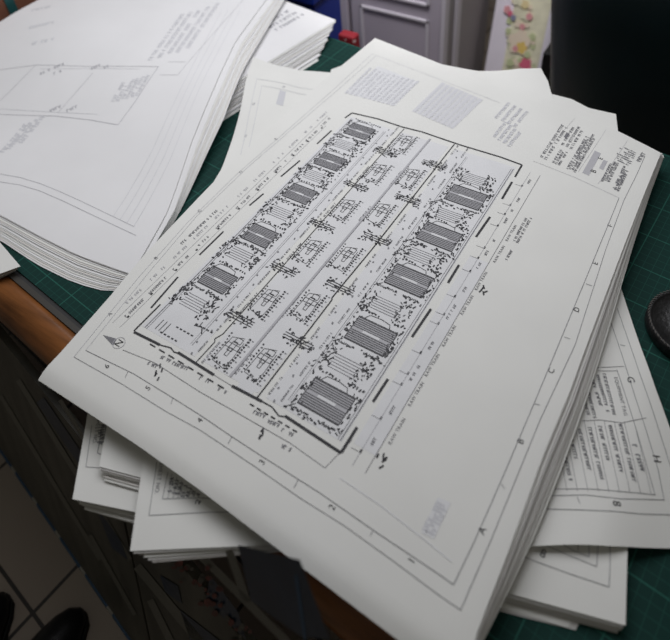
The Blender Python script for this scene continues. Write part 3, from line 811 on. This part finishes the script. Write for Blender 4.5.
# ================================================================== LEATHER CASE
cx, cy = at((690, 326), .775)
cs = thing('leather_case', (cx, cy, MAT_Z), 'round black leather case with a stitched rim at the right edge, on the mat', 'case')
def rr(r, z, n=40, ax=1.0, ay=1.0): return [(cx+r*cos(2*math.pi*k/n)*ax*(1+.04*cos(4*math.pi*k/n)), cy+r*sin(2*math.pi*k/n)*ay, z) for k in range(n)]
R0 = .052
mb = MB(); mb.sweep([rr(R0*.96, MAT_Z), rr(R0, MAT_Z+.004), rr(R0, MAT_Z+.016), rr(R0*.95, MAT_Z+.020), rr(R0*.90, MAT_Z+.018), rr(R0*.86, MAT_Z+.015), rr(R0*.5, MAT_Z+.017), rr(R0*.02, MAT_Z+.018)], 'leather')
build(mb, 'case_body', cs, smooth=True)
mb = MB()
for k in range(64):
    a = 2*math.pi*k/64
    p = Vector((cx+R0*.97*cos(a)*(1+.04*cos(2*a)), cy+R0*.97*sin(a), MAT_Z+.0195)); t = Vector((-sin(a), cos(a), 0)); n = Vector((cos(a), sin(a), 0))
    t2 = (t+n*.5).normalized()
    c = [p+t2*.0021+n*.0006, p+t2*.0021-n*.0006, p-t2*.0021-n*.0006, p-t2*.0021+n*.0006]
    mb.raw([tuple(q_) for q_ in c]+[tuple(q_+Vector((0, 0, .0011))) for q_ in c], [(3,2,1,0),(4,5,6,7),(0,1,5,4),(1,2,6,5),(2,3,7,6),(3,0,4,7)], 'thread')
build(mb, 'stitching', cs)

# ================================================================== BACKGROUND
X1 = 1.30
def onx(p, x): return on_plane(p, (x, 0, 0), Vector((1, 0, 0)))
YC = onx((447, 40), X1)[1]
Z1 = 1.15
cab = thing('storage_cabinet', (X1+.2, YC+.45, 0), 'grey storage cabinet with framed doors behind the table', 'cabinet')
DEP = max(.15, on_plane((486, 30), (0, YC, 0), Vector((0, 1, 0)))[0]-X1)
mb = MB(); mb.box((X1, YC, 0), (X1+DEP, YC+1.0, Z1), 'cab_dark'); build(mb, 'cabinet_body', cab)
yj = onx((353.5, 20), X1)[1]
zl_ = onx((405, 3), X1)[2]; zl2 = onx((433, 14), X1)[2]
for y0, y1 in ((YC+.012, yj-.006), (yj+.006, yj+.42)):
    mb = MB(); mb.box((X1-.022, y0, .06), (X1-.0005, y1, Z1-.02), 'cab'); d = build(mb, 'door', cab, bevel=.005)
    d['_o'] = cab['_o']
    mb = MB(); w = .035; zt = onx((420, 10), X1)[2]
    for zz0, zz1 in ((.10, zt-.012), (zt+.03, Z1-.06)):
        for a, b_ in (((y0+.035, zz0), (y0+.045, zz1)), ((y1-.045, zz0), (y1-.035, zz1)), ((y0+.035, zz0), (y1-.035, zz0+.01)), ((y0+.035, zz1-.01), (y1-.035, zz1))):
            mb.box((X1-.028, a[0], a[1]), (X1-.0215, b_[0], b_[1]), 'cab_light')
    o = build(mb, 'panel_frame', d, bevel=.002)
mb = MB(); mb.box((X1-.030, YC-.004, .02), (X1, YC+.010, Z1), 'cab_light'); build(mb, 'corner_post', cab, bevel=.003)
mb = MB(); mb.box((X1+.045, YC-.010, .02), (X1+.07, YC, Z1), 'cab_light'); build(mb, 'side_rail', cab)
mb = MB(); mb.box((X1-.03, YC-.01, Z1), (X1+DEP, YC+1.0, Z1+.025), 'cab_light'); build(mb, 'cabinet_top', cab)

# floral roll-up board standing beside the cabinet
XF, TI = 1.55, math.radians(11)
NF = Vector((-cos(TI), 0, sin(TI))); UF = Vector((sin(TI), 0, cos(TI))); OF = Vector((XF, 0, .30))
OF = OF - UF*(OF.z/UF.z)                              # foot of the board on the floor
onf = lambda p, off=0.0: on_plane(p, OF+NF*off, NF)
def fpt(y, h, off): return tuple(OF+UF*h+NF*off+Vector((0, y, 0)))
yF = [onf(p)[1] for p in ((485, 66), (503, 66), (538, 66), (545, 66))]
fb = thing('flower_board', (OF.x, (yF[0]+yF[3])/2, 0), 'white upright board with a pastel flower strip beside the grey cabinet', 'board')
def fbox(mb, y0, y1, h0, h1, o0, o1, mat):
    v = [fpt(y, h, o) for o in (o0, o1) for y, h in ((y0, h0), (y1, h0), (y1, h1), (y0, h1))]
    mb.raw(v, [(0,1,2,3),(7,6,5,4),(4,5,1,0),(5,6,2,1),(6,7,3,2),(7,4,0,3)], mat)
mb = MB(); fbox(mb, yF[3], yF[0], .01, 1.15, -.03, 0, 'white_board'); build(mb, 'backing_board', fb, bevel=.003)
mb = MB(); ym = (yF[0]+yF[3])/2; a = Vector(fpt(ym, 1.0, -.03))
mb.raw([(a.x+dx, ym+dy, a.z) for dx, dy in ((0, -.02), (.02, -.02), (.02, .02), (0, .02))]+[(a.x+.25+dx, ym+dy, 0) for dx, dy in ((0, -.02), (.02, -.02), (.02, .02), (0, .02))], [(0,1,2,3),(7,6,5,4),(4,5,1,0),(5,6,2,1),(6,7,3,2),(7,4,0,3)], 'white_board'); build(mb, 'rear_strut', fb)
mb = MB(); fbox(mb, yF[2], yF[1], .05, 1.12, .0005, .002, 'fl_bg')
_bl = [0]
def blob(px, r, mat, n=9, lay=0, star=.12):
    _bl[0] += 1
    c = onf(px); hc = (c-OF).dot(UF)
    k0 = random.random()*6
    mb.face([fpt(c.y+r*cos(2*math.pi*k/n+k0)*(1+star*cos(5*2*math.pi*k/n)), hc+r*1.15*sin(2*math.pi*k/n+k0)*(1+star*cos(5*2*math.pi*k/n)), .0021+_bl[0]*.00008) for k in range(n)], mat)
random.seed(2)
for k in range(60): blob((509+random.random()*26, random.uniform(-20, 70)), random.uniform(.006, .012), random.choice(('fl_green', 'fl_pale', 'fl_bg', 'fl_pale', 'fl_bg')), 8, 1)
for p, r, m_ in (((520, 42), .034, 'fl_pale'), ((522, 47), .017, 'fl_yel'), ((516, 48), .009, 'fl_pink2'), ((526, 64), .019, 'fl_pink'), ((508, 9), .011, 'fl_pink2'), ((511, 13), .008, 'fl_pink'), ((514, 17), .009, 'fl_grey'), ((530, 16), .010, 'fl_pink2'), ((523, 26), .009, 'fl_pink2'), ((511, 62), .012, 'fl_green'), ((533, 36), .010, 'fl_green'), ((509, 30), .009, 'fl_green'), ((526, 4), .012, 'fl_yel2'), ((528, 54), .010, 'fl_green')):
    blob(p, r, m_, 20, 2, .16)
build(mb, 'flower_strip', fb)
mb = MB()                                                                     # dark box between board and chair
a, b_ = onx((541, 60), 1.30), onx((556, 60), 1.30)
mb.box((1.30, b_[1], 0), (1.38, a[1]-.002, onx((548, 54), 1.30)[2]), 'black'); tag(build(mb, 'floor_box', bevel=.004), 'small black box between the flower board and the tall dark bin', 'box')

# red spotted bag, blue box, brown box beyond the piles
XR = 1.00
a, b_ = onx((338, 40), XR), onx((354, 42), XR); zt = onx((346, 36), XR)[2]
bag = thing('cloth_bag', (XR+.05, (a[1]+b_[1])/2, 0), 'red bag with pale dots between the table and the grey cabinet', 'bag')
mb = MB(); y0, y1 = b_[1], a[1]; ym = (y0+y1)/2
mb.sweep([[(XR+.0-s_*.01, y0-s_*.01, z), (XR+.03, y0-s_*.01, z), (XR+.03, y1+s_*.01, z), (XR-s_*.01, y1+s_*.01, z)] for s_, z in ((0, 0), (1, .1), (.6, .35), (0, zt))], 'red'); build(mb, 'bag_body', bag, bevel=.006)
bb = [at(p, .83) for p in ((296, 7), (314, 7))]
mb = MB(); d = Vector(bb[1])-Vector(bb[0])
cbx = Vector(at((306, 6), .80))
bl = thing('plastic_crate', (cbx.x+.18, cbx.y+.15, 0), 'blue plastic crate behind the crosswise paper pile', 'crate')
X0b, Y0b = cbx.x+.12, 0
p0, p1 = onx((290, 2), X0b), onx((312, -3), X0b)
zb = min(p1[2]+.0, .75)
mb = MB(); mb.box((X0b, p1[1], 0), (X0b+.13, p1[1]+.35, p1[2]), 'blue'); build(mb, 'crate_body', bl, bevel=.008)
mb = MB(); mb.box((X0b-.008, p1[1]-.008, p1[2]-.02), (X0b+.138, p1[1]+.358, p1[2]+.004), 'blue'); build(mb, 'crate_rim', bl, bevel=.003)
BY = 1.405
pz = lambda q_: on_plane(q_, (0, BY, 0), Vector((0, 1, 0)))
b0, b1, b2, b3 = [pz(q_)[0] for q_ in ((-30, 10), (8, 10), (18, 10), (60, 5))]
bx = thing('cardboard_box', ((b0+b3)/2, BY+.08, MAT_Z), 'brown cardboard box with a teal strip at the top left beyond the left pile', 'box')
mb = MB(); mb.box((b0, BY, MAT_Z), (b3, BY+.16, MAT_Z+.19), 'brown'); build(mb, 'box_body', bx, bevel=.004)
mb = MB(); mb.box((b1, BY-.002, MAT_Z+.001), (b2, BY+.002, MAT_Z+.188), 'teal'); build(mb, 'teal_strip', bx)

# tall dark bin beyond the right far corner of the table
XC = 1.06
c0 = onx((549, 66), XC)
rb = lambda z: .29+.13*(z-c0[2])
yc = c0[1]-.29+.044; xc = XC+.235
bn = thing('waste_bin', (xc, yc, 0), 'tall dark green-black tapered bin beyond the far right corner of the table', 'bin')
def bring(r, z, n=48):
    o = []
    for k in range(n):
        a = 2*math.pi*k/n; ca, sa = cos(a), sin(a)
        o.append((xc+r*math.copysign(abs(ca)**.75, ca), yc+r*math.copysign(abs(sa)**.75, sa), z))
    return o
mb = MB(); mb.sweep([bring(rb(0)-.012, 0), bring(rb(.02), .02)]+[bring(rb(z/10), z/10) for z in range(1, 12)], 'bin'); build(mb, 'bin_body', bn, smooth=True)
mb = MB(); mb.sweep([bring(rb(1.1)+.006, 1.085), bring(rb(1.1)+.020, 1.09), bring(rb(1.1)+.020, 1.125), bring(rb(1.1), 1.13), bring(rb(1.1)-.05, 1.125)], 'bin'); build(mb, 'bin_rim', bn, smooth=True)

# ================================================================== BOARDS LEANING UNDER THE TABLE
f0, f1 = Vector((*at((0, 450), .0), 0)), Vector((*at((130, 640), .0), 0))
dv = (f1-f0).normalized()
top0 = tw(-.030, .45, .66)
nrm = dv.cross(top0-f0).normalized()
if nrm.x > 0: nrm = -nrm
def bpl(p, off=0.0): return on_plane(p, f0+nrm*off, nrm)
upv = nrm.cross(dv).normalized()
if upv.z < 0: upv = -upv
def bpt(al, h, off=0.0): return f0+dv*al+upv*h+nrm*off
H_ = (top0-f0).dot(upv)
split = (bpl((150, 590))-f0).dot(dv)
def board(a0, a1, name, label, strips, zoff=0):
    t = thing(name, tuple(bpt((a0+a1)/2, 0)), label, 'poster board')
    mb = MB(); mb.raw([tuple(bpt(a, h, o_)) for o_ in (-.012, 0) for a, h in ((a0, 0), (a1, 0), (a1, H_), (a0, H_))], [(3,2,1,0),(4,5,6,7),(0,1,5,4),(1,2,6,5),(2,3,7,6),(3,0,4,7)], 'board'); build(mb, 'panel', t)
    mb = MB(); k = a0; i = 0
    while k < a1:
        l = (.02, .085)[i % 2]; kk = min(a1, k+l)
        mb.raw([tuple(bpt(a, h, o_)) for o_ in (.0, .003) for a, h in ((k, 0), (kk, 0), (kk, .014), (k, .014))], [(3,2,1,0),(4,5,6,7),(0,1,5,4),(1,2,6,5),(2,3,7,6),(3,0,4,7)], ('edge_white', 'edge_blue')[i % 2]); k = kk; i += 1
    build(mb, 'bottom_tape', t)
    mb = MB()
    for mat, pts, lay in strips: mb.face([tuple(bpl(p, .0006+.0004*lay)) for p in pts], mat)
    build(mb, 'printed_picture', t)
def band(a, b, w): 
    d = Vector((b[0]-a[0], b[1]-a[1])).normalized(); n = Vector((-d.y, d.x))*w/2
    return [(a[0]+n.x, a[1]+n.y), (b[0]+n.x, b[1]+n.y), (b[0]-n.x, b[1]-n.y), (a[0]-n.x, a[1]-n.y)]
sl = [('strip_pale', band((18, 380), (130, 560), 5), 1), ('strip_pale', band((60, 400), (140, 530), 4), 1), ('navy', band((40, 400), (95, 480), 9), 1), ('strip_pale', band((0, 395), (100, 560), 4), 1),
      ('navy', [(95, 505), (120, 540), (128, 560), (112, 548)], 2), ('strip_pale', band((90, 535), (135, 615), 4), 1)]
split = (bpl((138, 585))-f0).dot(dv)
sr = [('strip_pale', band((137, 566), (200, 642), 9), 1), ('strip_pale', band((200, 555), (290, 645), 8), 1), ('strip_pale', band((229, 550), (247, 602), 8), 1), ('strip_pale', band((150, 600), (175, 650), 7), 1),
      ('navy', [(238, 545), (300, 560), (330, 640), (300, 636), (251, 601)], 2), ('navy', [(160, 575), (178, 586), (182, 604), (165, 592)], 1), ('navy', [(210, 575), (238, 612), (246, 640), (206, 600)], 1), ('navy', [(190, 640), (180, 610), (225, 645)], 1),
      ('edge_blue', band((296, 575), (305, 640), 3), 3)]
random.seed(4)
for k in range(46):
    t = random.random(); x, y = 178+t*68+random.uniform(-12, 12), 556+t*80+random.uniform(-10, 10); r = random.uniform(1.5, 4)
    sr.append(('rosered' if k % 3 else 'board', [(x+r*cos(j*1.05+k)*random.uniform(.6, 1.3), y+r*sin(j*1.05+k)*random.uniform(.6, 1.3)) for j in range(6)], 4+k % 4))
board(-.35, split-.004, 'poster_board', 'dark streaked poster board leaning against the table, the left one', sl)
board(split+.004, split+.75, 'poster_board', 'dark poster board with navy panels and red flowers leaning under the lower left table edge', sr)

# ================================================================== SHOES
def shoe(toe, heel, label):
    t, h = Vector((*at(toe, .03), 0)), None
    d = Vector((*at(toe, .03), 0))-Vector((*at(heel, .03), 0)); d.normalize(); n = Vector((-d.y, d.x, 0))
    s_ = thing('shoe', tuple(t-d*.14), label, 'shoe', None)
    L_ = .28
    secs = [(0.0, .004, .020, .012), (.012, .024, .034, .014), (.035, .036, .045, .014), (.07, .044, .055, .014), (.11, .046, .068, .014), (.15, .042, .085, .014), (.19, .037, .098, .014), (.24, .034, .105, .014), (.27, .030, .102, .014), (.28, .018, .09, .014)]
    rings, rs = [], []
    for x, w, hh, b in secs:
        c = t-d*x
        rings.append([tuple(c+n*w*cos(a)+Vector((0, 0, b+(hh-b)*max(0, sin(a))**.8))) for a in [math.pi*k/12 for k in range(13)]])
        rs.append([tuple(c+n*(w+.003)*sgn+Vector((0, 0, zz))) for sgn, zz in ((1, 0), (1, .014), (-1, .014), (-1, 0))])
    mb = MB(); mb.sweep(rings, 'shoe'); build(mb, 'shoe_upper', s_, smooth=True)
    mb = MB(); mb.sweep(rs, 'sole'); build(mb, 'shoe_sole', s_)
shoe((80, 607), (20, 690), 'black shoe on the floor tiles at the bottom left, its toe showing')
shoe((1, 590), (-50, 690), 'black shoe cut off by the left border of the bottom corner')

# ================================================================== LIGHT
w = bpy.data.worlds.new('room_ambience'); bpy.context.scene.world = w; w.use_nodes = True
w.node_tree.nodes['Background'].inputs['Color'].default_value = (1.0, .96, .86, 1)
w.node_tree.nodes['Background'].inputs['Strength'].default_value = .065
def area(name, loc, target, sx, sy, e, col):
    l = bpy.data.lights.new(name, 'AREA'); l.shape = 'RECTANGLE'; l.size = sx; l.size_y = sy; l.energy = e; l.color = col
    o = bpy.data.objects.new(name, l); C.objects.link(o); o.location = loc
    o.rotation_euler = (Vector(target)-Vector(loc)).to_track_quat('-Z', 'Y').to_euler()
area('ceiling_or_fill_light', (.84, .70, 1.92), (.70, .62, .8), 1.5, 1.1, 17.0, (.955, .955, 1.0))
l = bpy.data.lights.new('backdrop_fill_spot', 'SPOT'); l.energy = 64; l.spot_size = math.radians(46); l.spot_blend = .6; l.shadow_soft_size = .08; l.color = (1.0, .96, .97)  # unseen spot added to brighten the flower board and cabinet
o = bpy.data.objects.new('backdrop_fill_spot', l); C.objects.link(o); o.location = (.80, .35, 2.3); o.rotation_euler = (Vector((1.52, .50, .35))-Vector(o.location)).to_track_quat('-Z', 'Y').to_euler()
area('ceiling_or_fill_light', (-.35, -.95, 2.6), (.3, .1, .8), 1.4, 1.0, .9, (1.0, .93, .78))  # added weak warm fill, softens shadows around the lower right piles

# ================================================================== CAMERA
cam = bpy.data.cameras.new('camera'); co = bpy.data.objects.new('camera', cam); C.objects.link(co)
cam.sensor_fit = 'HORIZONTAL'; cam.sensor_width = 36; cam.lens = FPX/670*36
cam.shift_x = -(PPX-335)/670; cam.shift_y = (PPY-320)/670
c, s = cos(YAW), sin(YAW)
fw = Vector((-s*cos(PIT), c*cos(PIT), -sin(PIT))); rt = Vector((c, s, 0)); up = rt.cross(fw)
cr, sr_ = cos(ROL), sin(ROL)
# image x axis / y(up) axis after roll
ix = rt*cr + up*sr_; iy = up*cr - rt*sr_
ROTSIGN = 1
R = Matrix((ix, iy, -fw)).transposed().to_4x4()
co.matrix_world = Matrix.Translation(CAM) @ R
cam.clip_start = .02
cam.dof.use_dof = True; cam.dof.focus_distance = (Vector((.32, .27, .81))-Vector(CAM)).dot(fw); cam.dof.aperture_fstop = 3.8
sc_ = bpy.context.scene; sc_.camera = co
sc_.view_settings.view_transform = 'Standard'; sc_.view_settings.look = 'None'; sc_.view_settings.gamma = 1; sc_.view_settings.exposure = 0
for o in bpy.data.objects:
    if '_o' in o.keys(): del o['_o']
